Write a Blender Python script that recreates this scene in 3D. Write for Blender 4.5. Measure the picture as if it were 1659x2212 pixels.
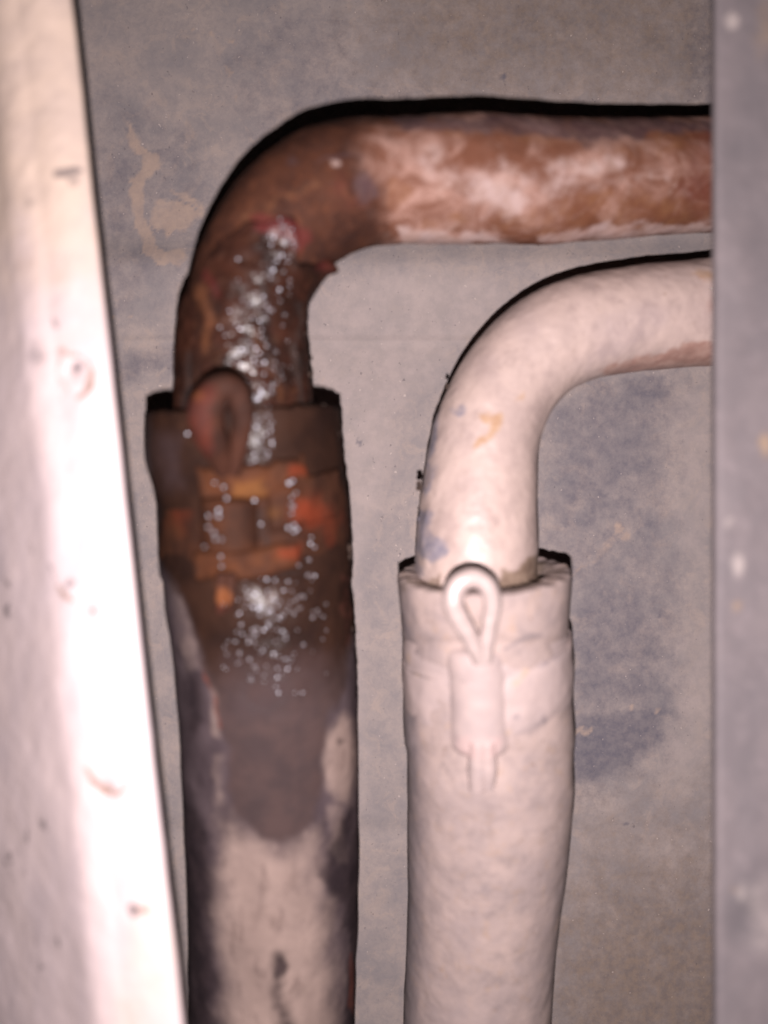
import bpy, math, random
import numpy as np
from mathutils import Vector

random.seed(7)
rng = np.random.default_rng(7)
sc = bpy.context.scene
for o in list(bpy.data.objects):
    bpy.data.objects.remove(o)
COL = sc.collection

# ------------------------------------------------------------------ camera
D = 0.200                      # camera to back panel, metres
F = 1660.0                     # focal length in units of a 1659 x 2212 layout grid
cam_d = bpy.data.cameras.new('camera')
cam = bpy.data.objects.new('camera', cam_d); COL.objects.link(cam)
cam.location = (0, -D, 0)
cam.rotation_euler = (math.radians(90), 0, 0)
cam_d.sensor_fit = 'HORIZONTAL'
cam_d.sensor_width = 24.0
cam_d.lens = 24.0 * F / 1659.0
cam_d.clip_start = 0.005
cam_d.clip_end = 10
cam_d.dof.use_dof = True
cam_d.dof.focus_distance = 0.197
cam_d.dof.aperture_fstop = 4.3
sc.camera = cam

# ------------------------------------------------------------------ light: the phone's flash beside its lens
w = bpy.data.worlds.new('World'); sc.world = w; w.use_nodes = True
w.node_tree.nodes['Background'].inputs['Color'].default_value = (1.0, 0.93, 0.95, 1)
w.node_tree.nodes['Background'].inputs['Strength'].default_value = 0.004
fl_d = bpy.data.lights.new('phone_flash', 'POINT')
fl_d.energy = 2.85
fl_d.shadow_soft_size = 0.0024
fl_d.color = (1.0, 0.925, 0.935)
fl = bpy.data.objects.new('phone_flash', fl_d); COL.objects.link(fl)
fl.location = (-0.0006, -D, -0.0140)
sc.view_settings.view_transform = 'Standard'
sc.view_settings.look = 'None'
sc.view_settings.exposure = 0.0
sc.view_settings.gamma = 1.0
sc.cycles.use_denoising = True
sc.cycles.use_adaptive_sampling = False
sc.cycles.max_bounces = 5
sc.cycles.sample_clamp_indirect = 4.0

# ------------------------------------------------------------------ helpers: space and noise
def P(u, v, d):
    """a point d metres from the lens plane, (u, v) on the layout grid"""
    return np.array([(u - 829.5) / F * d, d - D, -(v - 1106.0) / F * d])

def UV(co):
    d = co[..., 1] + D
    return 829.5 + co[..., 0] / d * F, 1106.0 - co[..., 2] / d * F

def _hash(ix, iy, iz, seed):
    n = (ix * 374761393 + iy * 668265263 + iz * 2147483647 + seed * 1274126177) & 0xFFFFFFFF
    n = ((n ^ (n >> 13)) * 1274126177) & 0xFFFFFFFF
    n = n ^ (n >> 16)
    return (n & 0xFFFF) / 65535.0

def vnoise(p, seed=0):
    i = np.floor(p).astype(np.int64); f = p - i
    f = f * f * (3 - 2 * f)
    r = 0
    for dx in (0, 1):
        for dy in (0, 1):
            for dz in (0, 1):
                wgt = (f[..., 0] if dx else 1 - f[..., 0]) * (f[..., 1] if dy else 1 - f[..., 1]) * (f[..., 2] if dz else 1 - f[..., 2])
                r = r + wgt * _hash(i[..., 0] + dx, i[..., 1] + dy, i[..., 2] + dz, seed)
    return r

def fbm(co, size, octv=4, seed=0):
    """co in metres, size in metres; about -1..1"""
    p = co / size; a = 1.0; s = 0.0; t = 0.0
    for k in range(octv):
        s = s + a * (vnoise(p + 17.3 * k, seed + k) * 2 - 1); t += a
        p = p * 2.03; a *= 0.55
    return s / t * 1.6

def sstep(a, b, x):
    t = np.clip((x - a) / (b - a), 0, 1)
    return t * t * (3 - 2 * t)

def seg_dist(u, v, pts):
    """distance to a polyline and the parameter of the closest point"""
    best = np.full(u.shape, 1e9)
    for (a, b) in zip(pts[:-1], pts[1:]):
        ax, ay, bx, by = a[0], a[1], b[0], b[1]
        L = max((bx - ax) ** 2 + (by - ay) ** 2, 1e-9)
        t = np.clip(((u - ax) * (bx - ax) + (v - ay) * (by - ay)) / L, 0, 1)
        wa = a[2] if len(a) > 2 else 0.0; wb = b[2] if len(b) > 2 else 0.0
        dd = np.hypot(u - ax - t * (bx - ax), v - ay - t * (by - ay)) - (wa + t * (wb - wa))
        best = np.minimum(best, dd)
    return best

def poly_sd(u, v, pts):
    ins = np.zeros(u.shape, bool)
    n = len(pts)
    for i in range(n):
        (x1, y1), (x2, y2) = pts[i][:2], pts[(i + 1) % n][:2]
        c = (y1 > v) != (y2 > v)
        xi = (x2 - x1) * (v - y1) / ((y2 - y1) if y2 != y1 else 1e-9) + x1
        ins ^= c & (u < xi)
    dd = seg_dist(u, v, [p[:2] for p in pts] + [pts[0][:2]])
    return np.where(ins, -dd, dd)

class Skin:
    """warped layout coordinates of a set of vertices: where stains are put down"""
    def __init__(s, co, warp=10, size=0.004, seed=3):
        s.co = co
        u, v = UV(co)
        s.u0, s.v0 = u, v
        s.u = u + warp * fbm(co, size, 4, seed)
        s.v = v + warp * fbm(co, size, 4, seed + 11)
    def stroke(s, pts, soft=10):
        return sstep(soft, -soft, seg_dist(s.u, s.v, pts))
    def blob(s, u, v, r, soft=12, ry=None):
        ry = ry or r
        q = np.hypot((s.u - u), (s.v - v) * r / ry)
        return sstep(r + soft, r - soft, q)
    def poly(s, pts, soft=14):
        return sstep(soft, -soft, poly_sd(s.u, s.v, pts))

# ------------------------------------------------------------------ helpers: objects
def link(name, co, faces, mat, parent=None, attrs=None, smooth=True):
    me = bpy.data.meshes.new(name)
    co = np.asarray(co, dtype=np.float64).reshape(-1, 3)
    faces = np.asarray(faces, dtype=np.int32)
    n, k = faces.shape
    me.vertices.add(len(co)); me.vertices.foreach_set('co', co.ravel())
    me.loops.add(n * k); me.loops.foreach_set('vertex_index', faces.ravel())
    me.polygons.add(n)
    me.polygons.foreach_set('loop_start', np.arange(n, dtype=np.int32) * k)
    me.polygons.foreach_set('use_smooth', np.full(n, smooth))
    me.update(calc_edges=True)
    for key, val in (attrs or {}).items():
        a = me.attributes.new(key, 'FLOAT', 'POINT')
        a.data.foreach_set('value', np.asarray(val, dtype=np.float32).ravel())
    me.materials.append(mat)
    me.validate()
    o = bpy.data.objects.new(name, me); COL.objects.link(o)
    if parent is not None:
        o.parent = parent
    return o

def tag(o, label, cat, group=None):
    o['label'] = label; o['category'] = cat
    if group: o['group'] = group
    return o

def empty(name, loc=(0, 0, 0)):
    o = bpy.data.objects.new(name, None); COL.objects.link(o)
    o.empty_display_size = 0.01
    o.location = loc
    bpy.context.view_layer.update()
    return o

def into(parent, o):
    """parent while keeping world-space vertices"""
    o.parent = parent
    o.location = tuple(-c for c in parent.location)
    return o

def grid_faces(n, m, wrap=False, off=0):
    i = np.arange(n - 1)[:, None]; j = np.arange(m if wrap else m - 1)[None, :]
    j1 = (j + 1) % m
    f = np.stack([i * m + j, i * m + j1, (i + 1) * m + j1, (i + 1) * m + j], -1).reshape(-1, 4)
    return f + off

def spline(ctrl, n):
    """Catmull-Rom through ctrl rows (any width), n samples evenly spread by xyz length"""
    c = np.asarray(ctrl, float)
    c = np.vstack([2 * c[0] - c[1], c, 2 * c[-1] - c[-2]])
    out = []
    for i in range(1, len(c) - 2):
        t = np.linspace(0, 1, 40, endpoint=False)[:, None]
        p0, p1, p2, p3 = c[i - 1], c[i], c[i + 1], c[i + 2]
        out.append(0.5 * (2 * p1 + (p2 - p0) * t + (2 * p0 - 5 * p1 + 4 * p2 - p3) * t ** 2 + (3 * p1 - p0 - 3 * p2 + p3) * t ** 3))
    out.append(c[-2][None]); out = np.vstack(out)
    s = np.r_[0, np.cumsum(np.linalg.norm(np.diff(out[:, :3], axis=0), axis=1))]
    q = np.linspace(0, s[-1], n)
    return np.stack([np.interp(q, s, out[:, k]) for k in range(out.shape[1])], -1)

class Tube:
    """a round bar along a path: rings at right angles to it, angle 0 facing the lens"""
    def __init__(s, ctrl, n):
        # ctrl rows: u, v, depth, apparent width
        rows = [np.r_[P(u, v, d), wpx / 2 / F * d] for (u, v, d, wpx) in ctrl]
        a = spline(rows, n)
        s.c, s.r = a[:, :3], a[:, 3]
        s.t = np.gradient(s.c, axis=0); s.t /= np.linalg.norm(s.t, axis=1)[:, None]
        fr = np.array([0, -1.0, 0])
        s.n1 = fr - s.t * (s.t @ fr)[:, None]; s.n1 /= np.linalg.norm(s.n1, axis=1)[:, None]
        s.n2 = np.cross(s.t, s.n1)
        s.n = n
        s.len = np.r_[0, np.cumsum(np.linalg.norm(np.diff(s.c, axis=0), axis=1))]
    def at(s, q, th, off=0.0):
        """point for length index q (0..n-1, may be fractional), angle th, height off over the skin"""
        q = np.clip(q, 0, s.n - 1); i = np.minimum(np.floor(q).astype(int), s.n - 2); f = (q - i)[..., None]
        L = lambda x: x[i] * (1 - f) + x[i + 1] * f
        c, n1, n2 = L(s.c), L(s.n1), L(s.n2)
        r = s.r[i] * (1 - f[..., 0]) + s.r[i + 1] * f[..., 0]
        nn = n1 * np.cos(th)[..., None] + n2 * np.sin(th)[..., None]
        return c + nn * (r + off)[..., None], nn
    def q_of_v(s, v):
        """ring index whose skin facing the lens shows at layout height v"""
        p, _ = s.at(np.arange(s.n, dtype=float), np.zeros(s.n))
        vv = UV(p)[1]
        o = np.argsort(vv)
        return np.interp(v, vv[o], np.arange(s.n)[o])
    def th_of_u(s, u, v):
        th = np.linspace(-1.5, 1.5, 121)
        p, _ = s.at(np.full(121, float(s.q_of_v(v))), th)
        return np.interp(u, UV(p)[0], th)

# ------------------------------------------------------------------ helpers: materials
class Mat:
    def __init__(s, name, rough=0.8, spec=0.3):
        s.m = bpy.data.materials.new(name); s.m.use_nodes = True
        s.nt = s.m.node_tree; s.N = s.nt.nodes; s.L = s.nt.links
        s.b = s.N['Principled BSDF']
        s.b.inputs['Roughness'].default_value = rough
        s.b.inputs['Specular IOR Level'].default_value = spec
        s.geo = s.N.new('ShaderNodeNewGeometry')
        s.col = None; s.rgh = None; s.bump = None
    def sock(s, x, inp):
        if isinstance(x, (int, float)): inp.default_value = x
        else: s.L.new(x, inp)
    def noise(s, size, detail=4, rough=0.6, dist=0.0, stretch=None, lo=None, hi=None):
        n = s.N.new('ShaderNodeTexNoise')
        n.inputs['Scale'].default_value = 1.0 / size
        n.inputs['Detail'].default_value = detail
        n.inputs['Roughness'].default_value = rough
        n.inputs['Distortion'].default_value = dist
        src = s.geo.outputs['Position']
        if stretch:
            mp = s.N.new('ShaderNodeVectorMath'); mp.operation = 'MULTIPLY'
            s.L.new(src, mp.inputs[0]); mp.inputs[1].default_value = stretch
            src = mp.outputs[0]
        s.L.new(src, n.inputs['Vector'])
        out = n.outputs['Fac']
        if lo is not None: out = s.ramp(out, lo, hi)
        return out
    def ramp(s, x, lo, hi):
        r = s.N.new('ShaderNodeMapRange'); r.interpolation_type = 'SMOOTHSTEP'
        s.L.new(x, r.inputs['Value'])
        r.inputs['From Min'].default_value = lo; r.inputs['From Max'].default_value = hi
        return r.outputs['Result']
    def math(s, op, a, b):
        m = s.N.new('ShaderNodeMath'); m.operation = op; m.use_clamp = False
        s.sock(a, m.inputs[0]); s.sock(b, m.inputs[1])
        return m.outputs[0]
    def attr(s, name):
        a = s.N.new('ShaderNodeAttribute'); a.attribute_name = name
        return a.outputs['Fac']
    def mask(s, name, ragged=0.0, size=0.0015, lo=0.3, hi=0.7):
        a = s.attr(name)
        if ragged:
            n = s.noise(size * 1.6, 8, 0.72)
            a = s.math('MULTIPLY', s.ramp(a, 0.0, 0.12), s.math('ADD', a, s.math('MULTIPLY', s.math('SUBTRACT', n, 0.5), ragged * 1.5)))
            a = s.ramp(a, lo, hi)
        return a
    def mix(s, fac, a, b):
        m = s.N.new('ShaderNodeMix'); m.data_type = 'RGBA'
        s.sock(fac, m.inputs[0])
        for x, i in ((a, 6), (b, 7)):
            if isinstance(x, tuple): m.inputs[i].default_value = (*x, 1)
            else: s.L.new(x, m.inputs[i])
        return m.outputs[2]
    def two(s, c1, c2, size, lo=0.35, hi=0.65, detail=5, stretch=None, dist=0.0):
        return s.mix(s.noise(size, detail, 0.62, dist, stretch, lo, hi), c1, c2)
    def over(s, fac, c):
        s.col = s.mix(fac, s.col, c); return s
    def rover(s, fac, val):
        m = s.N.new('ShaderNodeMix'); m.data_type = 'FLOAT'
        s.sock(fac, m.inputs[0]); s.sock(s.rgh, m.inputs[2]); s.sock(val, m.inputs[3])
        s.rgh = m.outputs[0]; return s
    def addbump(s, height, dist, strength=1.0):
        b = s.N.new('ShaderNodeBump')
        b.inputs['Distance'].default_value = dist; b.inputs['Strength'].default_value = strength
        s.L.new(height, b.inputs['Height'])
        if s.bump is not None: s.L.new(s.bump, b.inputs['Normal'])
        s.bump = b.outputs['Normal']; return s
    def coat(s, fac, rough, height, dist):
        s.sock(fac, s.b.inputs['Coat Weight'])
        s.b.inputs['Coat Roughness'].default_value = rough
        s.b.inputs['Coat IOR'].default_value = 1.45
        b = s.N.new('ShaderNodeBump'); b.inputs['Distance'].default_value = dist
        s.L.new(height, b.inputs['Height'])
        s.L.new(b.outputs['Normal'], s.b.inputs['Coat Normal'])
        return s
    def done(s):
        if isinstance(s.col, tuple): s.b.inputs['Base Color'].default_value = (*s.col, 1)
        else: s.L.new(s.col, s.b.inputs['Base Color'])
        if s.rgh is not None: s.sock(s.rgh, s.b.inputs['Roughness'])
        if s.bump is not None: s.L.new(s.bump, s.b.inputs['Normal'])
        return s.m

# ================================================================== SETTING: back panel
def build_back_panel():
    nx, nz = 420, 520
    x = np.linspace(-0.17, 0.17, nx); z = np.linspace(-0.21, 0.21, nz)
    X, Z = np.meshgrid(x, z)
    co = np.stack([X, np.zeros_like(X), Z], -1)
    vv = 1106 - Z / D * F
    # a shallow pressed swage across the sheet, a lip under it, a second faint one lower down
    h = 0.0030 * np.where(vv < 585, np.exp(-((vv - 585) / 55) ** 2), sstep(742, 585, vv))
    h += 0.0005 * np.exp(-((vv - 737) / 6) ** 2)
    h -= 0.0005 * np.exp(-((vv - 1795) / 22) ** 2)
    h += 0.0005 * fbm(co, 0.05, 3, 5) + 0.00010 * fbm(co, 0.006, 4, 9)
    co[..., 1] = -h
    sk = Skin(co, 17, .006, 21)
    # dried mud swirl, upper left
    c4 = lambda p: [((200 + a / 1.659) / 1.4756, b / 1.659 / 1.4756, r / 2.448 * 1.5) for a, b, r in p]
    mud = sk.stroke(c4([(330, 660, 4), (390, 770, 18), (490, 830, 26), (470, 930, 22), (400, 1000, 22), (395, 1110, 30), (420, 1210, 34), (470, 1300, 30), (540, 1350, 26)]), 5)
    mud = np.maximum(mud, sk.stroke(c4([(530, 1350, 30), (610, 1375, 26)]), 4))
    mud = np.maximum(mud, sk.stroke(c4([(540, 1150, 45), (600, 1170, 55), (580, 1230, 25)]), 5))
    mud = np.maximum(mud, .8 * sk.stroke(c4([(560, 1040, 8), (660, 1050, 16), (710, 1110, 16), (690, 1170, 10)]), 5))
    mud = np.maximum(mud, .5 * sk.stroke(c4([(640, 640, 8), (680, 740, 22), (670, 800, 8)]), 6))
    for (a, b, r) in [(780, 185, 18), (905, 220, 12), (985, 780, 18), (870, 400, 26), (935, 535, 14), (680, 165, 10), (1240, 960, 14)]:
        mud = np.maximum(mud, .8 * sk.blob(*c4([(a, b, r)])[0][:2], r / 2.448, 3))
    for (u, v, r) in [(700, 815, 5), (1340, 1130, 12), (1350, 1150, 9), (1265, 1585, 8), (1250, 1580, 7), (1360, 1530, 6), (1420, 1545, 5), (250, 690, 9), (290, 680, 7)]:
        mud = np.maximum(mud, .8 * sk.blob(u, v, r, 3))
    mud = np.maximum(mud, .45 * sk.stroke([(1180, 1260, 3), (1270, 1210, 8), (1340, 1140, 10)], 6))
    # clean dark paint patches
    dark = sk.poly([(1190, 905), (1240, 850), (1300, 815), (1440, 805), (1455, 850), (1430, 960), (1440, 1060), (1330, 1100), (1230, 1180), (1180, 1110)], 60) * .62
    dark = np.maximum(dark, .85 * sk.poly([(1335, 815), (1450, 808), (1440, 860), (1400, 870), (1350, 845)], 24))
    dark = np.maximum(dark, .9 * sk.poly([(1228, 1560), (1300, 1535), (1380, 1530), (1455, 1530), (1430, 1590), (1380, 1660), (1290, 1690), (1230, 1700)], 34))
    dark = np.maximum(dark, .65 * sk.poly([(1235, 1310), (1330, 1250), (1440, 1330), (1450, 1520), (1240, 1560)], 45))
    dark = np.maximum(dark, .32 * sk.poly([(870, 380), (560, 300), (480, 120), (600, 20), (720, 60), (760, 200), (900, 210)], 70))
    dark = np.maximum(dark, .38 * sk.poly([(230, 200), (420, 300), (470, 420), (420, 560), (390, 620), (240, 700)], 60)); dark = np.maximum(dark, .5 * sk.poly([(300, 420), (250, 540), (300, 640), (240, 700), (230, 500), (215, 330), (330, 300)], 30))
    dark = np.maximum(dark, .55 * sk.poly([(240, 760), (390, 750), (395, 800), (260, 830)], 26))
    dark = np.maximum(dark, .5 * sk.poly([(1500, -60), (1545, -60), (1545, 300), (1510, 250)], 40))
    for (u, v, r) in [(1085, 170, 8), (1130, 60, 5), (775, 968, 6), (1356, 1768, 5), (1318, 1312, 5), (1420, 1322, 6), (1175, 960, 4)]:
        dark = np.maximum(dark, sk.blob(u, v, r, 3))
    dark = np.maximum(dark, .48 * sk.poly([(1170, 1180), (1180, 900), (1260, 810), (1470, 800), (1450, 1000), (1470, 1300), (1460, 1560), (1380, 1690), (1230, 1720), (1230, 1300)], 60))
    # oily soil darkening the lower right, browner
    soil = sstep(1500, 2150, sk.v) * sstep(1000, 1350, sk.u) * .7
    soil = np.maximum(soil, .55 * sstep(420, 60, sk.v) * sstep(600, 1000, sk.u))
    pale = .75 * sk.poly([(650, 700), (700, 620), (840, 570), (1120, 600), (1050, 690), (960, 800), (860, 900), (780, 1300), (800, 1760), (780, 1760), (735, 1000), (660, 800)], 40)
    pale = np.maximum(pale, .5 * sk.poly([(1440, 850), (1540, 840), (1540, 1240), (1470, 1200)], 30))
    pale = np.maximum(pale, .6 * sk.poly([(1450, 1380), (1540, 1330), (1540, 1650), (1430, 1700)], 40))
    m = Mat('dusty_painted_steel', .85, .10)
    dust = m.two((.305, .246, .226), (.222, .190, .188), .014, .3, .7)
    dust = m.mix(m.math('MULTIPLY', m.noise(.0020, 7, .75, .5, None, .40, .66), .35), dust, (.165, .148, .160))
    dust = m.mix(m.math('MULTIPLY', m.noise(.0060, 7, .7, .8, None, .50, .68), .55), dust, (.330, .255, .222))
    m.col = dust
    m.over(m.math('MULTIPLY', m.mask('pale', .5, .004, .1, .9), .8), m.two((.335, .270, .255), (.27, .225, .215), .006))
    m.over(m.math('MULTIPLY', m.mask('soil', .9, .003, .0, .9), .9), m.two((.150, .115, .104), (.205, .148, .116), .0020))
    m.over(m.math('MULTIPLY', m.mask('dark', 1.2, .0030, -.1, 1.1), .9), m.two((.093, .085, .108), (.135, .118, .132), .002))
    m.over(m.math('MULTIPLY', m.mask('mud', 1.7, .0034, .0, 1.15), .75), m.two((.365, .262, .208), (.315, .230, .190), .002))
    m.over(m.math('MULTIPLY', m.noise(.0012, 2, .5, 0, None, .70, .77), .7), (.42, .34, .31))
    m.over(m.math('MULTIPLY', m.noise(.0015, 3, .6, 0, (1.3, 1, 1.1), .66, .74), .55), (.085, .072, .080))
    m.addbump(m.noise(.0009, 4, .7), .00008, .7)
    m.addbump(m.attr('mud'), .00008, .5)
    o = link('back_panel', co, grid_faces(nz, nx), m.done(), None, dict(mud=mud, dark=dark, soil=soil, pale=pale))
    o['kind'] = 'structure'
    o['label'] = 'dusty grey painted sheet metal panel behind the pipes'
    return o

build_back_panel()

# ================================================================== rails left and right
def build_left_rail():
    d = 0.113
    A = P(163 - 42, -290, d + .024); B = P(395 + 34, 2212 + 340, d + .012)
    Lv = A - B; length = np.linalg.norm(Lv); Lv /= length
    left = np.cross(np.array([0, 1.0, 0]), Lv); left /= np.linalg.norm(left)
    if left[0] > 0: left = -left
    back = np.cross(left, Lv)
    if back[1] < 0: back = -back
    # section: a folded edge, a flat land, then the sheet turns away
    prof = []
    for k in range(7):
        a = math.pi / 2 * k / 6
        prof.append((.0011 * (1 - math.sin(a)), .0011 * (1 - math.cos(a))))
    prof = [(.0014, .0032), (.0003, .0030), (0, .0022), (0, .0012)] + prof[::-1][1:]
    prof = [(p[0], p[1]) for p in prof]
    for k in range(1, 22):
        prof.append((.0011 + .0080 * k / 21, -.0006 * math.sin(math.pi * k / 21)))
    ang = 0; a, y = prof[-1]; R = .0120
    for k in range(14):
        ang += math.radians(38) / 14
        a += math.cos(ang) * R * math.radians(38) / 14; y += math.sin(ang) * R * math.radians(38) / 14
        prof.append((a, y))
    for k in range(70):
        a += math.cos(ang) * .0010; y += math.sin(ang) * .0010
        prof.append((a, y))
    prof = np.array(prof)
    ns = 420; s = np.linspace(0, length, ns)
    co = B + Lv * s[:, None, None] + left * prof[None, :, 0:1] + back * prof[None, :, 1:2]
    nrm = -back
    edge = np.clip(prof[:, 0] / .004, 0, 1)[None, :]
    co = co + nrm * ((.0005 * fbm(co, .022, 3, 31) + .00012 * fbm(co, .003, 3, 35)) * edge)[..., None]
    dent = Skin(co, 0).blob(228, 1708, 16, 14) + Skin(co, 0).blob(160, 800, 18, 14)
    co = co - nrm * (dent * .0005 * edge)[..., None]
    co = co + left * (.00025 * fbm(co, .02, 3, 41))[..., None]
    sk = Skin(co, 14, .004, 51)
    rust = np.maximum.reduce([
        .85 * sk.stroke([(120, 770, 3), (165, 760, 5), (200, 800, 6), (190, 840, 10), (160, 855, 5)], 9),
        .7 * sk.stroke([(130, 760, 4), (118, 800, 4), (140, 840, 6)], 10),
        .9 * sk.stroke([(118, 1255, 4), (135, 1280, 9), (160, 1290, 7)], 8),
        .9 * sk.stroke([(190, 1660, 4), (210, 1700, 8), (245, 1715, 9), (275, 1690, 5)], 9),
        .6 * sk.blob(300, 1965, 36, 16, 14),
        .35 * sk.blob(60, 560, 40, 40, 60)])
    grey = np.maximum.reduce([
        .8 * sk.blob(150, 375, 30, 16, 14), .5 * sk.blob(160, 395, 16, 10),
        .9 * sk.blob(285, 1968, 16, 10), .8 * sk.blob(160, 795, 18, 10), .6 * sk.blob(80, 770, 22, 30, 40),
        .5 * sk.blob(60, 440, 20, 25), .9 * sk.blob(205, 1315, 9, 5), .7 * sk.blob(150, 1255, 10, 8)])
    r2 = random.Random(4)
    for (u, v) in [(110, 1230), (16, 1770), (92, 1775), (68, 1800), (12, 1855), (28, 1895), (48, 1880), (75, 2035), (130, 2030), (18, 1260), (60, 1180), (120, 700), (12, 1330), (45, 1990), (90, 2080)]:
        grey = np.maximum(grey, .75 * sk.stroke([(u - 3, v - 16, 3), (u + 4, v + 14, 4)], 6))
    tan = 1.0 * sstep(950, 250, sk.v) + .5 * sk.poly([(320, 1900), (380, 1980), (400, 2300), (240, 2300), (250, 2000)], 50)
    edge_dark = np.broadcast_to(sstep(.0020, .0013, prof[:, 0]) * sstep(.0004, .0013, prof[:, 1]), co.shape[:2])  # turned-back edge of the rail set near black
    m = Mat('weathered_pale_steel', .6, .35)
    m.col = m.two((.50, .395, .385), (.43, .345, .35), .011, .3, .7, 5, (1, 1, .45))
    m.over(m.math('MULTIPLY', m.noise(.0035, 5, .65, 0, (1, 1, .5), .5, .72), .2), (.30, .25, .265))
    m.over(m.math('MULTIPLY', m.mask('tan', .6, .006, .1, .9), .8), m.two((.50, .375, .295), (.43, .325, .265), .008))
    m.over(m.math('MULTIPLY', m.mask('rust', .6, .002, .2, .8), .75), m.two((.12, .060, .036), (.20, .115, .075), .002))
    m.over(m.math('MULTIPLY', m.mask('grey', .5, .002, .2, .8), .75), (.070, .058, .064))
    m.over(m.attr('edge_dark'), (.030, .024, .027))
    m.addbump(m.noise(.002, 4, .6), .0002, .6)
    rail = tag(empty('frame_rail', tuple(B)), 'pale scuffed steel rail running up the left edge, glaring in the flash', 'rail')
    f = grid_faces(ns, len(prof))[:, ::-1]
    into(rail, link('rail_face', co, f, m.done(), None, dict(rust=rust, grey=grey, tan=tan, edge_dark=edge_dark)))
    # the inner sheet of the fold, a little way behind the face
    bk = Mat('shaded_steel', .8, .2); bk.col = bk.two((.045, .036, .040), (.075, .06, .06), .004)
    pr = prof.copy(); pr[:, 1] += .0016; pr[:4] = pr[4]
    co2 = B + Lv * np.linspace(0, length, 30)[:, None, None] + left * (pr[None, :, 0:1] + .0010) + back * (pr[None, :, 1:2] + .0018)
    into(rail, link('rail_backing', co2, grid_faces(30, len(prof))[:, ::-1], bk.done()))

def build_right_flange():
    d = .131
    A = P(1549, 2212 + 420, d); B = P(1546, -420, d)
    Lv = B - A; length = np.linalg.norm(Lv); Lv /= length
    prof = [(.0010, .0024), (.0002, .0020), (0, .0013)]
    for k in range(7):
        a = math.pi / 2 * (1 - k / 6)
        prof.append((.0010 * (1 - math.sin(a)), .0010 * (1 - math.cos(a))))
    for k in range(1, 60):
        x = .001 + .0008 * k
        prof.append((x, .0030 * (x / .02) ** 1.4 * .35))
    prof = np.array(prof)
    ns = 320; s = np.linspace(0, length, ns)
    right = np.array([1.0, 0, 0]); back = np.array([0, 1.0, 0])
    co = A + Lv * s[:, None, None] + right * prof[None, :, 0:1] + back * prof[None, :, 1:2]
    edge = np.clip(prof[:, 0] / .004, 0, 1)[None, :]
    co = co - back * ((.0006 * fbm(co, .02, 3, 61) + .00010 * fbm(co, .0025, 3, 63)) * edge)[..., None]
    sk = Skin(co, 10, .004, 71)
    rust = np.maximum.reduce([.9 * sk.blob(1655, 960, 14, 8, 26), .7 * sk.blob(1592, 1305, 10, 6, 12), .6 * sk.blob(1590, 1925, 8, 8), .6 * sk.blob(1655, 60, 14, 30, 40)])
    white = np.maximum.reduce([sk.blob(1580, 45, 15, 5), .8 * sk.blob(1590, 1218, 14, 8, 24), .6 * sk.blob(1574, 1130, 12, 10), .55 * sk.blob(1605, 1935, 8, 10, 22), .5 * sk.blob(1650, 1990, 40, 40, 70)])
    dark = np.maximum.reduce([.5 * sk.blob(1620, 300, 60, 60, 260), .6 * sk.blob(1600, 1970, 50, 30, 70), .5 * sk.blob(1620, 1650, 40, 40, 140)])
    m = Mat('dull_primed_steel', .75, .25)
    m.col = m.two((.140, .115, .118), (.112, .094, .099), .008, .3, .7, 5, (1, 1, .5))
    m.over(m.math('MULTIPLY', m.noise(.003, 5, .7, 0, None, .5, .7), .45), (.185, .150, .155))
    m.over(m.math('MULTIPLY', m.mask('dark', .6, .004, .1, .9), .8), (.080, .070, .076))
    m.over(m.math('MULTIPLY', m.mask('rust', .8, .003, .0, 1.0), .6), m.two((.22, .13, .06), (.30, .2, .12), .002))
    m.over(m.math('MULTIPLY', m.mask('white', .8, .003, .0, 1.0), .6), (.36, .30, .28))
    m.addbump(m.noise(.0016, 4, .6), .00016, .6)
    o = link('steel_flange', co, grid_faces(ns, len(prof)), m.done(), None, dict(rust=rust, white=white, dark=dark))
    o.modifiers.new('thickness', 'SOLIDIFY').thickness = .0012
    o.modifiers['thickness'].offset = -1
    tag(o, 'dull grey steel flange down the right edge, hiding the pipe ends', 'flange')

build_left_rail()
build_right_flange()

# ================================================================== pipes
LEFT_PIPE = [(524, 1040, .1560, 262), (525, 960, .1555, 270), (525, 870, .1550, 274), (523, 770, .1540, 264), (524, 700, .1530, 254), (541, 610, .1525, 250),
             (577, 532, .1525, 254), (633, 466, .1530, 262), (704, 421, .1540, 268), (780, 400, .1550, 262), (860, 394, .1560, 258), (1000, 390, .1580, 262),
             (1150, 391, .1605, 255), (1300, 389, .1640, 243), (1440, 383, .1680, 238), (1560, 380, .1715, 236), (1760, 378, .177, 232)]
RIGHT_PIPE = [(1026, 1400, .1665, 256), (1029, 1280, .1665, 260), (1031, 1190, .1665, 258), (1033, 1090, .1675, 248), (1042, 990, .1685, 238), (1062, 905, .1695, 228),
              (1104, 822, .1705, 218), (1168, 754, .1715, 220), (1242, 716, .1725, 222), (1320, 697, .1740, 222), (1420, 684, .1760, 226), (1550, 675, .178, 228), (1760, 668, .181, 226)]

def tube_grid(tb, nth, disp=None, off=0.0):
    q = np.arange(tb.n, dtype=float)[:, None] + np.zeros((1, nth))
    th = np.linspace(-math.pi, math.pi, nth, endpoint=False)[None, :] + np.zeros((tb.n, 1))
    p, nn = tb.at(q, th)
    h = np.zeros(p.shape[:2]) + off
    if disp is not None: h = h + disp(p, q, th)
    return p + nn * h[..., None], nn, q, th

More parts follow.
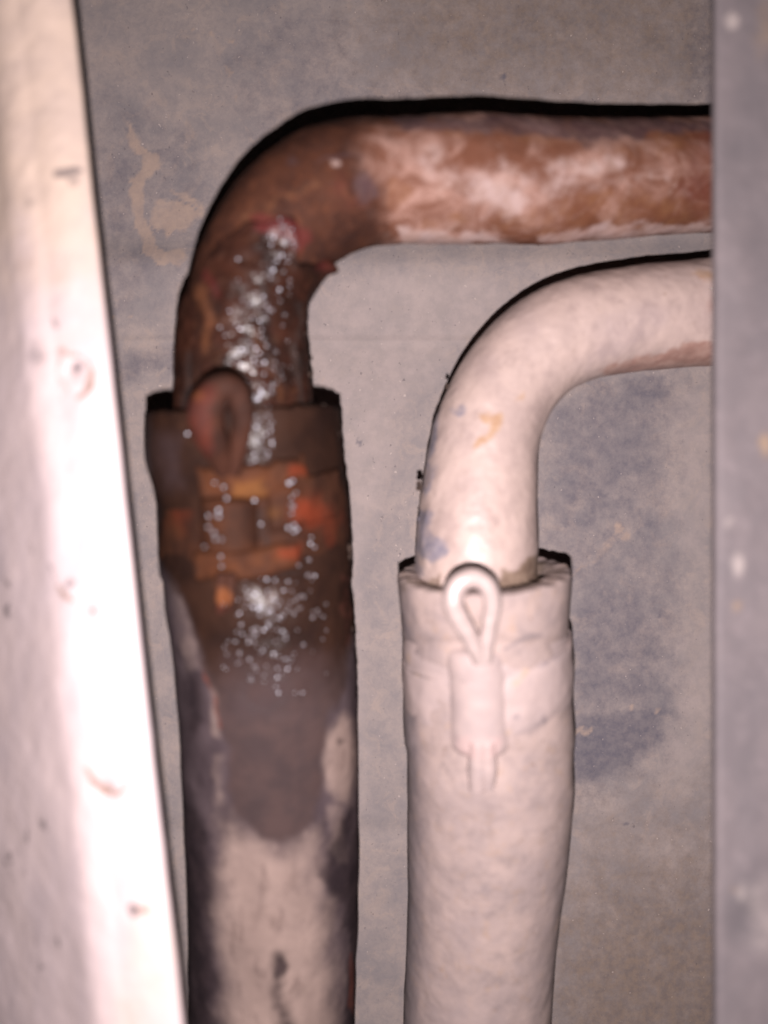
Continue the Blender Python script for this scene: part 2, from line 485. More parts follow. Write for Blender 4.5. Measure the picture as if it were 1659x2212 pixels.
def caps(name, pts, nrm, rad, curv, mat, parent, tilt=.2, seed=5, face=0.0):
    """flattish liquid beads added on a skin for glints, leaning to lens and flash"""
    r = np.random.default_rng(seed)
    co, fc = [], []
    K, RG = 8, 3
    for p, n0, a, R in zip(pts, nrm, rad, curv):
        hv = np.array(cam.location) - p; hv /= np.linalg.norm(hv); h2 = np.array(fl.location) - p; h2 /= np.linalg.norm(h2)
        n = n0 * (1 - face) + (hv + h2) / 2 * face + r.normal(0, tilt, 3); n /= np.linalg.norm(n)  # normal pulled towards lens and flash so the bead glints
        t = np.cross(n, [0.3, 0.2, 1.0]); t /= np.linalg.norm(t); b = np.cross(n, t)
        base = len(co)
        hgt = R - math.sqrt(max(R * R - a * a, 0))
        co.append(p + n * (hgt + .00006))
        for g in range(1, RG + 1):
            rho = a * g / RG
            z = math.sqrt(max(R * R - rho * rho, 0)) - (R - hgt) + .00006
            if g == RG: z = -.00012
            for k in range(K):
                an = 2 * math.pi * k / K
                co.append(p + n * z + (t * math.cos(an) + b * math.sin(an)) * rho * (1.0 if g < RG else 1.06))
        for k in range(K):
            fc.append((base, base + 1 + k, base + 1 + (k + 1) % K))
        for g in range(RG - 1):
            o0 = base + 1 + g * K
            for k in range(K):
                k1 = (k + 1) % K
                fc.append((o0 + k, o0 + K + k, o0 + K + k1)); fc.append((o0 + k, o0 + K + k1, o0 + k1))
    o = link(name, np.array(co), np.array(fc), mat)
    o['kind'] = 'stuff'
    return into(parent, o)

def flake(parent, p, n, size, mat, seed, name='rust_flake'):
    """a curled chip of scale standing off a skin"""
    r = np.random.default_rng(seed)
    n = np.asarray(n) / np.linalg.norm(n)
    t = np.cross(n, [0.2, 0.9, 0.3]); t /= np.linalg.norm(t); b = np.cross(n, t)
    K = 7
    ring = [(math.cos(2 * math.pi * k / K) * (.6 + .6 * r.random()), math.sin(2 * math.pi * k / K) * (.6 + .6 * r.random())) for k in range(K)]
    co = []
    for lay, zz in ((0, -.35), (1, .25), (2, .5)):
        for (x, y) in ring:
            sc_ = (1.0, 1.0, .55)[lay]
            co.append(p + (t * x * sc_ + b * y * sc_ + n * (zz + .3 * x * x)) * size)
    co.append(p + n * .55 * size)
    fc = []
    for lay in range(2):
        for k in range(K):
            k1 = (k + 1) % K
            fc += [(lay * K + k, lay * K + k1, lay * K + K + k1), (lay * K + k, lay * K + K + k1, lay * K + K + k)]
    for k in range(K):
        fc.append((2 * K + k, 2 * K + (k + 1) % K, 3 * K))
    return into(parent, link(name, np.array(co), np.array(fc), mat, smooth=False))

# --- shared small materials
def wet_mat(name, c1, c2, rough=.36, spec=1.0):
    m = Mat(name, rough, spec); m.col = m.two(c1, c2, .004); m.b.inputs['IOR'].default_value = 1.7; m.b.inputs['Specular Tint'].default_value = (.86, .88, 1, 1)
    return m.done()
M_glint = wet_mat('glint_bead', (.026, .014, .010), (.040, .020, .014))  # strong bluish gloss for the added glint beads
M_flake = Mat('dark_scale', .8, .2); M_flake.col = M_flake.two((.030, .020, .018), (.07, .045, .035), .001); M_flake = M_flake.done()
M_paleflake = Mat('pale_scale', .8, .2); M_paleflake.col = M_paleflake.two((.28, .23, .23), (.14, .13, .17), .0012); M_paleflake = M_paleflake.done()

def build_left_pipe():
    tb = Tube(LEFT_PIPE, 420)
    root = tag(empty('bent_pipe', tuple(P(524, 960, .1555))), 'rusty brown bent steel pipe, wet at its lower end, above the left hose', 'pipe')
    def disp(p, q, th):
        u, v = UV(p)
        h = .00022 * fbm(p, .005, 4, 81) + .00035 * fbm(p, .018, 2, 83)
        h += .00030 * np.exp(-(((u - 735) / 40) ** 2 + ((v - 345) / 12) ** 2))
        h -= .0004 * sstep(1050, 1200, u) * np.exp(-((v - 285) / 30) ** 2)
        return h
    co, nn, q, th = tube_grid(tb, 220, disp)
    sk = Skin(co, 16, .005, 91)
    # dry zone dusted pink, from right of the bend on
    dusty = sk.poly([(838, 560), (832, 480), (822, 420), (815, 380), (800, 340), (790, 300), (850, 275), (1000, 200), (2200, 150), (2200, 600)], 75)
    redm = np.maximum.reduce([.5 * sk.poly([(1490, 280), (1560, 260), (1560, 500), (1500, 480), (1460, 400)], 30), .35 * sk.poly([(700, 400), (780, 370), (830, 420), (800, 470), (720, 460)], 30), sk.stroke([(560, 478, 10), (610, 480, 20), (645, 500, 22), (640, 530, 10)], 12),
                              .55 * sk.stroke([(420, 660, 12), (455, 600, 16), (480, 570, 10)], 14), .4 * sk.blob(735, 395, 26, 18)])
    orange = np.maximum.reduce([.8 * sk.stroke([(470, 590, 14), (440, 680, 16), (430, 740, 8)], 20), .6 * sk.stroke([(470, 540, 10), (540, 480, 14), (600, 420, 10), (680, 390, 10)], 22),
                                .8 * sk.blob(860, 425, 34, 18, 30), .7 * sk.blob(850, 395, 18, 12), .6 * sk.poly([(900, 470), (1010, 460), (1020, 500), (900, 505)], 14),
                                .62 * sk.poly([(1050, 470), (1200, 425), (1330, 400), (1480, 410), (1540, 430), (1540, 490), (1350, 490), (1200, 505), (1060, 510)], 22) ,
                                .55 * sk.poly([(900, 275), (1150, 275), (1300, 300), (1540, 270), (1540, 320), (1300, 345), (1180, 330), (1060, 300), (920, 300)], 18)])
    dark = np.maximum.reduce([.75 * sk.blob(785, 405, 26, 14, 45), .7 * sk.stroke([(690, 350, 5), (740, 340, 6), (790, 330, 4)], 7), .5 * sk.blob(640, 350, 22, 16, 16),
                              .8 * sk.poly([(840, 250), (1200, 250), (1560, 250), (1560, 282), (1420, 296), (1330, 306), (1200, 300), (1000, 285), (860, 290)], 16), .7 * sk.blob(500, 580, 14, 10)])
    pale = np.maximum.reduce([.9 * sk.poly([(850, 485), (930, 500), (1060, 505), (1110, 525), (860, 540)], 12), .75 * sk.blob(1075, 425, 70, 50, 50), .45 * sk.poly([(870, 330), (1100, 340), (1300, 380), (1450, 350), (1450, 390), (1250, 430), (1000, 440), (880, 400)], 36), .6 * sk.poly([(1180, 340), (1330, 330), (1390, 360), (1300, 385), (1180, 380)], 24),
                              .5 * sk.blob(930, 345, 60, 40, 30), .7 * sk.poly([(1150, 505), (1400, 480), (1540, 490), (1540, 520), (1150, 525)], 8), .6 * sk.blob(725, 355, 14, 8, 8)])
    m = Mat('rusted_pipe_steel', .7, .06)
    brown = m.two((.062, .023, .0135), (.029, .0120, .0090), .008, .3, .7)
    brown = m.mix(m.math('MULTIPLY', m.noise(.003, 5, .7, .5, None, .5, .7), .6), brown, (.110, .038, .019))
    brown = m.mix(m.math('MULTIPLY', m.noise(.0008, 4, .7, 0, None, .5, .7), .35), brown, (.045, .028, .026))
    dusty_c = m.two((.275, .158, .128), (.118, .047, .029), .0075, .33, .60, 7, (.65, 1, 1), .8)
    dusty_c = m.mix(m.math('MULTIPLY', m.noise(.0055, 7, .72, .8, (.7, 1, 1), .54, .72), .65), dusty_c, (.350, .238, .205))
    dusty_c = m.mix(m.math('MULTIPLY', m.noise(.0009, 4, .7, 0, None, .5, .68), .4), dusty_c, (.110, .046, .030))
    m.col = brown
    m.over(m.mask('dusty', 1.1, .006, .0, 1.0), dusty_c)
    m.over(m.math('MULTIPLY', m.mask('orange', 1.5, .0035, .25, .95), .75), m.two((.120, .045, .023), (.165, .072, .036), .003, .4, .6))
    m.over(m.math('MULTIPLY', m.mask('pale', .9, .0025, .2, .85), .75), m.two((.385, .285, .270), (.33, .225, .195), .003))
    m.over(m.math('MULTIPLY', m.mask('red', .9, .003, .1, 1.0), .75), (.085, .018, .016))
    m.over(m.math('MULTIPLY', m.mask('dark', .8, .002, .25, .8), .75), m.two((.050, .030, .036), (.075, .045, .045), .002))
    m.addbump(m.noise(.0016, 5, .65), .00018, .7)
    m.addbump(m.noise(.0045, 3, .6), .00045, .5)
    at = dict(dusty=dusty, red=redm, orange=orange, dark=dark, pale=pale)
    into(root, link('pipe_tube', co, grid_faces(tb.n, 220, True), m.done(), None, at))

    # thick wet crust jacketing the lower part of the bend, ragged upper edge
    qa = float(tb.q_of_v(985)); nth = 220; ns = 190
    thv = np.linspace(-math.pi, math.pi, nth, endpoint=False)
    # upper edge by angle: outer side (th<0) ends low, front mid, inner side (th>0) highest
    key = np.array([[-3.2, 700], [-1.6, 700], [-1.0, 640], [-.55, 545], [-.15, 478], [.2, 462], [.45, 478], [.62, 520], [.85, 560], [1.2, 565], [1.6, 572], [2.2, 640], [3.2, 700]])
    # take ring index of each edge height measured at its own angle
    vs = np.interp(thv, key[:, 0], key[:, 1]) + 9 * np.sin(thv * 7 + 1) + 6 * np.sin(thv * 17)
    Q = np.arange(tb.n, dtype=float); lim = np.where(UV(tb.c)[0] < 760)[0][-1]
    qb = []
    for t_, v_ in zip(thv, vs):
        p, _ = tb.at(Q[:lim], np.full(lim, np.clip(t_, -1.5, 1.5))); vv = UV(p)[1]
        k = np.argmax(vv < v_); qb.append(float(k if k > 0 else lim - 1))
    qb = np.array(qb)
    qb = np.convolve(np.r_[qb[-3:], qb, qb[:3]], np.ones(7) / 7, 'valid')
    sg = np.linspace(0, 1, ns)[:, None]
    q = qa + (qb[None, :] - qa) * sg
    th = thv[None, :] + np.zeros((ns, 1))
    p, nn = tb.at(q, th)
    dist = (1 - sg) * np.abs(qb[None, :] - qa) * (tb.len[-1] / tb.n)      # metres below the edge
    lip = sstep(-.0001, .0011, dist)
    h = -.0005 + lip * (.0014 + .0004 * fbm(p, .006, 3, 101) + .0003 * fbm(p, .002, 3, 103))
    # lumpy streak down the front, a proud corner at the inner bend
    h += lip * .0004 * np.exp(-((th - .05) / .5) ** 2) * fbm(p, .0035, 3, 105)
    u, v = UV(p)
    h += .0034 * np.exp(-(((u - 722) / 18) ** 2 + ((v - 574) / 14) ** 2)) * lip
    co = p + nn * h[..., None]
    sk = Skin(co, 12, .004, 111)
    redm = np.maximum.reduce([sk.stroke([(560, 480, 12), (610, 484, 24), (648, 500, 24), (640, 530, 10)], 14), .6 * sk.stroke([(440, 600, 12), (470, 640, 14)], 14), .45 * sk.blob(700, 570, 20, 14)])
    orange = np.maximum.reduce([.7 * sk.stroke([(430, 620, 16), (450, 700, 18), (440, 760, 8)], 20), .6 * sk.stroke([(590, 780, 10), (600, 850, 16)], 18), .5 * sk.blob(560, 740, 18, 14, 40)])
    greyd = np.maximum.reduce([.7 * sk.stroke([(650, 660, 8), (640, 760, 12), (650, 860, 10)], 18), .5 * sk.stroke([(405, 760, 10), (400, 880, 14)], 16)])
    m = Mat('wet_rust_crust', .6, .06)
    m.col = m.two((.036, .0125, .0078), (.0135, .0062, .0050), .006, .32, .68)
    m.over(m.math('MULTIPLY', m.noise(.0026, 5, .7, .4, None, .5, .7), .5), (.062, .026, .014))
    m.over(m.math('MULTIPLY', m.mask('orange', .8, .003, .2, .85), .7), (.120, .046, .022))
    m.over(m.math('MULTIPLY', m.mask('greyd', .6, .003, .2, .85), .7), (.050, .040, .038))
    m.over(m.math('MULTIPLY', m.mask('red', .8, .003, .1, 1.0), .8), (.075, .013, .013))
    film = m.noise(.0010, 2, .5, .3)
    m.addbump(m.noise(.0035, 4, .6), .0005, .5)
    m.coat(m.math('MULTIPLY', m.attr('film'), m.ramp(m.noise(.003, 3, .5), .34, .54)), .30, film, .00022)
    wetfilm = sk.stroke([(620, 510, 18), (585, 590, 32), (565, 660, 48), (560, 730, 60), (545, 790, 60), (565, 870, 46)], 40)
    jacket = into(root, link('wet_crust', co, grid_faces(ns, nth, True), m.done(), None, dict(red=redm, orange=orange, greyd=greyd, film=wetfilm)))
    # beads added along the wet front to catch the flash as glints
    r = np.random.default_rng(12)
    pts, nr = [], []
    path = [(618, 505, 24), (600, 570, 30), (565, 640, 42), (575, 700, 46), (540, 760, 40), (560, 820, 34), (600, 800, 30), (555, 860, 22)]
    flat = co.reshape(-1, 3); nf = nn.reshape(-1, 3); fu, fv = UV(flat); front = nf[:, 1] < -.3
    for (a, b, sd) in path:
        for _ in range(15):
            uu, vv_ = a + r.normal(0, sd * .8), b + r.normal(0, sd)
            k = np.argmin((fu - uu) ** 2 + (fv - vv_) ** 2 + (~front) * 1e6)
            if 465 < fu[k] < 538 and 835 < fv[k] < 1005: continue
            pts.append(flat[k]); nr.append(nf[k])
    n = len(pts)
    caps('glint_beads', pts, nr, r.uniform(.0003, .00048, n), r.uniform(.0014, .0042, n), M_glint, root, .13, 3, .5)
    # scale along the outer silhouette
    for (v_, th_, s_, sd_) in [(800, 1.5, .0005, 1), (690, 1.5, .0004, 2)]:
        p_, n_ = tb.at(np.array([tb.q_of_v(v_)]), np.array([th_])); flake(root, p_[0] + n_[0] * .0012, n_[0], s_, M_flake, sd_)
    for (u_, s_) in [(1325, .0005), (1342, .0003), (1210, .0003)]:
        k = np.argmin(np.abs(UV(tb.c)[0] - u_)); p_, n_ = tb.at(np.array([float(k)]), np.array([-1.35])); flake(root, p_[0], n_[0], s_, M_paleflake, int(u_))
    return tb

def build_right_pipe():
    tb = Tube(RIGHT_PIPE, 380)
    root = tag(empty('bent_pipe', tuple(P(1031, 1190, .1665))), 'pale dust-coated bent steel pipe rising from the right hose', 'pipe')
    def disp(p, q, th):
        u, v = UV(p)
        h = .00016 * fbm(p, .004, 4, 121) + .0003 * fbm(p, .016, 2, 123)
        h += sstep(.4, 1.2, -th) * sstep(820, 900, v) * (.0001 + .0003 * np.clip(fbm(p, .0040, 4, 125), -.3, 1))   # scabby outer side
        return h
    co, nn, q, th = tube_grid(tb, 200, disp)
    sk = Skin(co, 12, .004, 131)
    blue = np.maximum.reduce([.85 * sk.poly([(935, 890), (955, 880), (950, 940), (935, 1000), (925, 1080), (915, 1060)], 8), .7 * sk.blob(990, 885, 14, 8, 9),
                              .8 * sk.poly([(900, 1090), (935, 1110), (930, 1140), (960, 1165), (965, 1190), (930, 1215), (895, 1190)], 9), .8 * sk.blob(950, 1180, 16, 8, 14), .5 * sk.poly([(890, 1000), (915, 1000), (910, 1250), (880, 1250)], 10)])
    orange = np.maximum.reduce([.9 * sk.stroke([(1040, 900, 8), (1070, 910, 16), (1060, 940, 14), (1030, 965, 6)], 12), .5 * sk.stroke([(1110, 870, 5), (1130, 850, 8)], 9),
                                .45 * sk.blob(1150, 830, 10, 8), .35 * sk.blob(985, 780, 7, 6), .6 * sk.blob(1520, 595, 30, 20, 14)])
    red = np.maximum.reduce([.95 * sk.poly([(1380, 765), (1450, 750), (1560, 735), (1560, 830), (1420, 815), (1300, 810), (1290, 800)], 16), .4 * sk.poly([(1480, 590), (1560, 570), (1560, 700), (1520, 680)], 26)])
    mauve = np.maximum.reduce([.6 * sk.poly([(1300, 690), (1400, 640), (1450, 680), (1420, 740), (1300, 790), (1240, 800), (1280, 730)], 30), .35 * sk.blob(1130, 690, 40, 30), .35 * sk.blob(1060, 800, 30, 22)])
    crud = np.maximum.reduce([sk.poly([(1085, 1235), (1130, 1215), (1175, 1190), (1180, 1300), (1080, 1290)], 10), .7 * sk.poly([(890, 1255), (960, 1240), (960, 1290), (880, 1290)], 9)])
    m = Mat('dusted_pale_pipe', .45, .4)
    m.col = m.two((.440, .328, .292), (.360, .268, .245), .009, .3, .7)
    m.over(m.math('MULTIPLY', m.noise(.0052, 7, .72, .4, None, .46, .70), .7), (.290, .212, .196))
    m.over(m.math('MULTIPLY', m.noise(.0017, 3, .6, 0, None, .65, .76), .5), (.22, .14, .10))
    m.over(m.math('MULTIPLY', m.mask('mauve', .9, .003, .0, 1.0), .75), m.two((.285, .215, .215), (.36, .275, .26), .003))
    m.over(m.math('MULTIPLY', m.mask('orange', 1.2, .0022, .2, .9), .85), m.two((.32, .175, .090), (.38, .24, .15), .002))
    m.over(m.math('MULTIPLY', m.mask('red', .9, .003, .25, .85), .85), m.two((.24, .125, .10), (.33, .20, .165), .003))
    m.over(m.math('MULTIPLY', m.mask('blue', 1.2, .0020, .1, .95), .9), m.two((.150, .138, .180), (.23, .20, .225), .0014))
    m.over(m.math('MULTIPLY', m.mask('crud', .8, .0012, .25, .8), .85), m.two((.10, .060, .038), (.19, .13, .09), .0014))
    m.addbump(m.noise(.0014, 4, .65), .00014, .6)
    into(root, link('pipe_tube', co, grid_faces(tb.n, 200, True), m.done(), None, dict(blue=blue, orange=orange, red=red, mauve=mauve, crud=crud)))
    k0 = np.arange(tb.n, dtype=float)
    def side_q(v_, th_=-1.4):
        p, _ = tb.at(k0, np.full(tb.n, th_)); return float(np.argmin(np.abs(UV(p)[1] - v_)))
    for (v_, s_, lift) in [(1050, .0012, .0006), (836, .0007, .0003), (1120, .0005, .0002)]:
        q_ = side_q(v_); p_, n_ = tb.at(np.array([q_]), np.array([-1.5]))
        flake(root, p_[0] + n_[0] * lift, n_[0], s_, M_paleflake if v_ not in (1050, 836) else M_flake, int(v_), 'paint_flake')
    return tb

TL = build_left_pipe()
TR = build_right_pipe()

# ================================================================== hoses
LEFT_HOSE = [(890, 319, 731), (925, 321, 733), (960, 326, 735), (1000, 334, 738), (1040, 343, 741), (1070, 349, 745), (1150, 353, 752), (1240, 360, 760), (1300, 370, 762), (1400, 384, 765),
             (1550, 396, 768), (1700, 403, 769), (1900, 411, 770), (2212, 415, 769), (2500, 418, 768)]
RIGHT_HOSE = [(1236, 857, 1228), (1270, 859, 1228), (1300, 862, 1226), (1380, 868, 1224), (1410, 871, 1228), (1480, 874, 1232), (1600, 874, 1240), (1700, 880, 1235), (1850, 884, 1218), (2000, 882, 1203), (2212, 875, 1186), (2500, 868, 1168)]

def hose_tube(rows, d0, d1, n):
    v0, v1 = rows[0][0], rows[-1][0]
    ctrl = []
    for (v, l, r) in rows[::-1]:
        f = (v - v0) / (v1 - v0)
        ctrl.append(((l + r) / 2, v, d0 + (d1 - d0) * f, r - l))
    return Tube(ctrl, n)

def hose_mesh(tb, nth, disp, inner_r, rag):
    """outer skin, rounded ragged mouth and a bore that the pipe enters"""
    co, nn, q, th = tube_grid(tb, nth, disp)
    # ragged mouth
    jag = rag * fbm(co[-1], .0025, 3, 141)
    top = tb.n - 1
    fall = sstep(top - 14, top, q)
    co = co + tb.t[-1] * (fall * jag[None, :])[..., None]
    rings = [co]
    rim = co[-1]; c = tb.c[-1]; t = tb.t[-1]
    rad = rim - c; rad_n = rad - (rad @ t)[:, None] * t
    R = np.linalg.norm(rad_n, axis=1); rad_n /= R[:, None]
    hgt = rad @ t
    wall = R - inner_r
    seq = [(.00, .00035), (.12, .0006), (.3, .0007), (.5, .00062), (.7, .0005), (.88, .0003), (1.0, -.0002), (1.0, -.004), (1.0, -.012)]
    for (f, up) in seq[1:]:
        rr = R - wall * f
        bump = .00025 * fbm(c + rad_n * rr[:, None], .0018, 3, 151)
        rings.append((c + rad_n * rr[:, None] + t * (hgt * (1 - f * .6) + up - .0004 + bump)[:, None])[None])
    allc = np.concatenate(rings, 0)
    return allc, nn, q, th

def build_left_hose():
    tb = hose_tube(LEFT_HOSE, .1575, .1735, 460)
    root = tag(empty('rubber_hose', tuple(P(590, 2212, .171))), 'dark oil-soaked rubber hose with wet brown upper end, on the left', 'hose')
    nth = 240
    def disp(p, q, th):
        u, v = UV(p)
        h = .00018 * fbm(p, .005, 4, 161) + .0005 * fbm(p, .025, 2, 163)
        h += .0006 * np.exp(-((v - 990) / 45) ** 2) * sstep(.2, -.8, th)
        h -= .0005 * sstep(1240, 1260, v) * sstep(1330, 1270, v)
        h += sstep(1620, 1480, v) * sstep(1.0, 1.5, th) * .0004 * np.clip(fbm(p, .002, 3, 165), 0, 1)
        return h
    co, nn, q, th = hose_mesh(tb, nth, disp, .0128, .0006)
    sk = Skin(co, 11, .005, 171)
    wet = sk.poly([(300, 780), (780, 780), (775, 1300), (752, 1420), (735, 1520), (700, 1560), (480, 1560), (440, 1430), (395, 1290), (345, 1220)], 16) * sstep(1600, 1330, sk.v)
    soak = sk.poly([(345, 1200), (395, 1290), (440, 1430), (478, 1545), (492, 1660), (510, 1760), (560, 1812), (610, 1822), (660, 1790), (692, 1720), (695, 1640), (715, 1540), (745, 1480), (775, 1300), (775, 900), (300, 900)], 20)
    pale = np.maximum.reduce([.95 * sk.poly([(500, 1780), (560, 1830), (620, 1845), (680, 1790), (690, 1900), (705, 1980), (720, 2100), (715, 2400), (500, 2400), (490, 2100), (470, 1950), (490, 1850)], 60),
                              .9 * sk.poly([(705, 1590), (735, 1555), (762, 1560), (768, 1680), (755, 1740), (730, 1730), (705, 1690), (695, 1640)], 26),
                              .5 * sk.poly([(455, 1480), (478, 1490), (478, 1600), (462, 1590)], 9), .55 * sk.poly([(700, 1740), (745, 1740), (740, 1860), (715, 1830)], 14),
                              .35 * sk.poly([(370, 1250), (400, 1300), (440, 1440), (400, 1450)], 14), .4 * sk.stroke([(470, 1640, 8), (480, 1740, 10)], 12)])
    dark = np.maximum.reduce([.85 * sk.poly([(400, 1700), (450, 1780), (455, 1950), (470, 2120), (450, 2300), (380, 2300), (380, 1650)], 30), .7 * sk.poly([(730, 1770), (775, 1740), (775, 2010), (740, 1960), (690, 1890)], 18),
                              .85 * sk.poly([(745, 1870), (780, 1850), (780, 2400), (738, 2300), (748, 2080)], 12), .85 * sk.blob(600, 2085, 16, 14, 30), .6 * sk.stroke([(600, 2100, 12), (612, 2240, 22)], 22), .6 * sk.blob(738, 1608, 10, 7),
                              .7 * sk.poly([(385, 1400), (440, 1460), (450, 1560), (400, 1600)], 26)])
    red = np.maximum.reduce([.85 * sk.stroke([(755, 2060, 6), (762, 2180, 9)], 9), .8 * sk.stroke([(440, 1440, 3), (468, 1520, 5), (482, 1570, 5)], 6), .5 * sk.stroke([(745, 1240, 10), (750, 1400, 10)], 12), .35 * sk.stroke([(480, 1650, 4), (505, 1760, 4)], 6)])
    orange = np.maximum.reduce([.6 * sk.stroke([(360, 1110, 12), (400, 1150, 16)], 16), .4 * sk.stroke([(360, 915, 8), (420, 930, 10)], 14), .6 * sk.stroke([(480, 1260, 20), (490, 1310, 16)], 16), .35 * sk.blob(560, 1290, 60, 30, 20)])
    mauve = np.maximum.reduce([.8 * sk.poly([(325, 930), (385, 950), (400, 1050), (345, 1070)], 34), .5 * sk.poly([(480, 1400), (720, 1400), (690, 1560), (490, 1560)], 26)])
    film = np.maximum.reduce([.7 * sk.stroke([(575, 900, 14), (560, 940, 22), (545, 985, 12)], 24), .7 * sk.poly([(535, 1250), (650, 1250), (660, 1330), (650, 1420), (560, 1440), (520, 1380)], 40), .4 * sk.poly([(500, 1400), (700, 1400), (680, 1540), (510, 1540)], 50)])
    m = Mat('oil_soaked_rubber', .85, .08)
    m.col = m.two((.070, .050, .055), (.034, .023, .027), .007, .3, .7, 6, (1, 1, .5))
    m.over(m.mask('pale', 1.0, .0060, -.1, 1.1), m.mix(m.math('MULTIPLY', m.noise(.0035, 6, .7, .4, (1, 1, .45), .50, .72), .7), m.two((.265, .190, .165), (.200, .142, .124), .008, .3, .7, 5, (1, 1, .4)), (.105, .070, .062)))
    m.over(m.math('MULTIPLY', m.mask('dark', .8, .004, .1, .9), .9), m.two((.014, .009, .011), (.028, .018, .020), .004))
    m.over(m.mask('soak', .3, .004, .1, .9), m.two((.056, .035, .033), (.042, .028, .028), .006))
    m.over(m.mask('wet', .4, .004, .0, 1.0), m.two((.0135, .0060, .0044), (.027, .0115, .0072), .009, .32, .68))
    m.over(m.math('MULTIPLY', m.mask('mauve', .9, .006, .0, 1.1), .55), (.048, .031, .033))
    m.over(m.math('MULTIPLY', m.mask('orange', .7, .003, .2, .85), .75), m.two((.115, .048, .022), (.085, .036, .020), .003))
    m.over(m.math('MULTIPLY', m.mask('red', .9, .002, .3, .8), .75), m.two((.12, .036, .026), (.075, .028, .022), .002))
    m.rgh = .85
    m.rover(m.attr('wet'), .7)
    m.addbump(m.noise(.0013, 4, .65), .00016, .6)
    m.coat(m.math('MULTIPLY', m.attr('film'), m.ramp(m.noise(.003, 3, .5), .40, .60)), .30, m.noise(.0010, 3, .55), .00016)
    M = tb.n + 8
    into(root, link('hose_tube', co, grid_faces(M, nth, True), m.done(), None, dict(film=film, wet=wet, soak=soak, pale=pale, dark=dark, red=red, orange=orange, mauve=mauve)))
    # beads added on the wet skin for their glints
    flat = co[:tb.n].reshape(-1, 3); nf = nn.reshape(-1, 3); fu, fv = UV(flat); front = nf[:, 1] < -.3
    r = np.random.default_rng(22)
    pts, nr = [], []
    clusters = [(560, 940, 14, 26, 34), (570, 905, 20, 14, 10), (540, 985, 12, 10, 8), (580, 1290, 48, 30, 60), (600, 1340, 50, 30, 40), (570, 1400, 55, 30, 45), (600, 1450, 70, 26, 30), (655, 1200, 10, 40, 14), (660, 1290, 18, 26, 10), (440, 940, 20, 20, 4), (690, 1340, 16, 30, 8)]
    for (a, b, su, sv, n) in clusters:
        for _ in range(int(n * .75)):
            uu, vv_ = a + r.normal(0, su), b + r.normal(0, sv)
            k = np.argmin((fu - uu) ** 2 + (fv - vv_) ** 2 + (~front) * 1e6)
            if 465 < fu[k] < 538 and 835 < fv[k] < 1005: continue
            pts.append(flat[k]); nr.append(nf[k])
    n = len(pts)
    caps('glint_beads', pts, nr, r.uniform(.00028, .00046, n), r.uniform(.0010, .0040, n), M_glint, root, .15, 6, .45)
    for (v_, th_, s_, sd_) in [(1228, 1.45, .0009, 1), (1060, 1.45, .0004, 3), (1250, 1.45, .0005, 4), (1180, 1.45, .0004, 5), (960, 1.45, .0004, 8), (1420, 1.45, .0004, 9)]:
        p_, n_ = tb.at(np.array([float(tb.q_of_v(v_))]), np.array([th_])); flake(root, p_[0], n_[0], s_, M_flake, sd_)
    for (th_, s_, sd_) in [(1.2, .0009, 11), (1.35, .0006, 12), (.95, .0007, 13), (-1.1, .0005, 14), (1.05, .0005, 15)]:
        p_, n_ = tb.at(np.array([tb.n - 1.5]), np.array([th_])); flake(root, p_[0] - n_[0] * .002 + tb.t[-1] * .0004, tb.t[-1], s_, M_flake, sd_)
    return tb, root

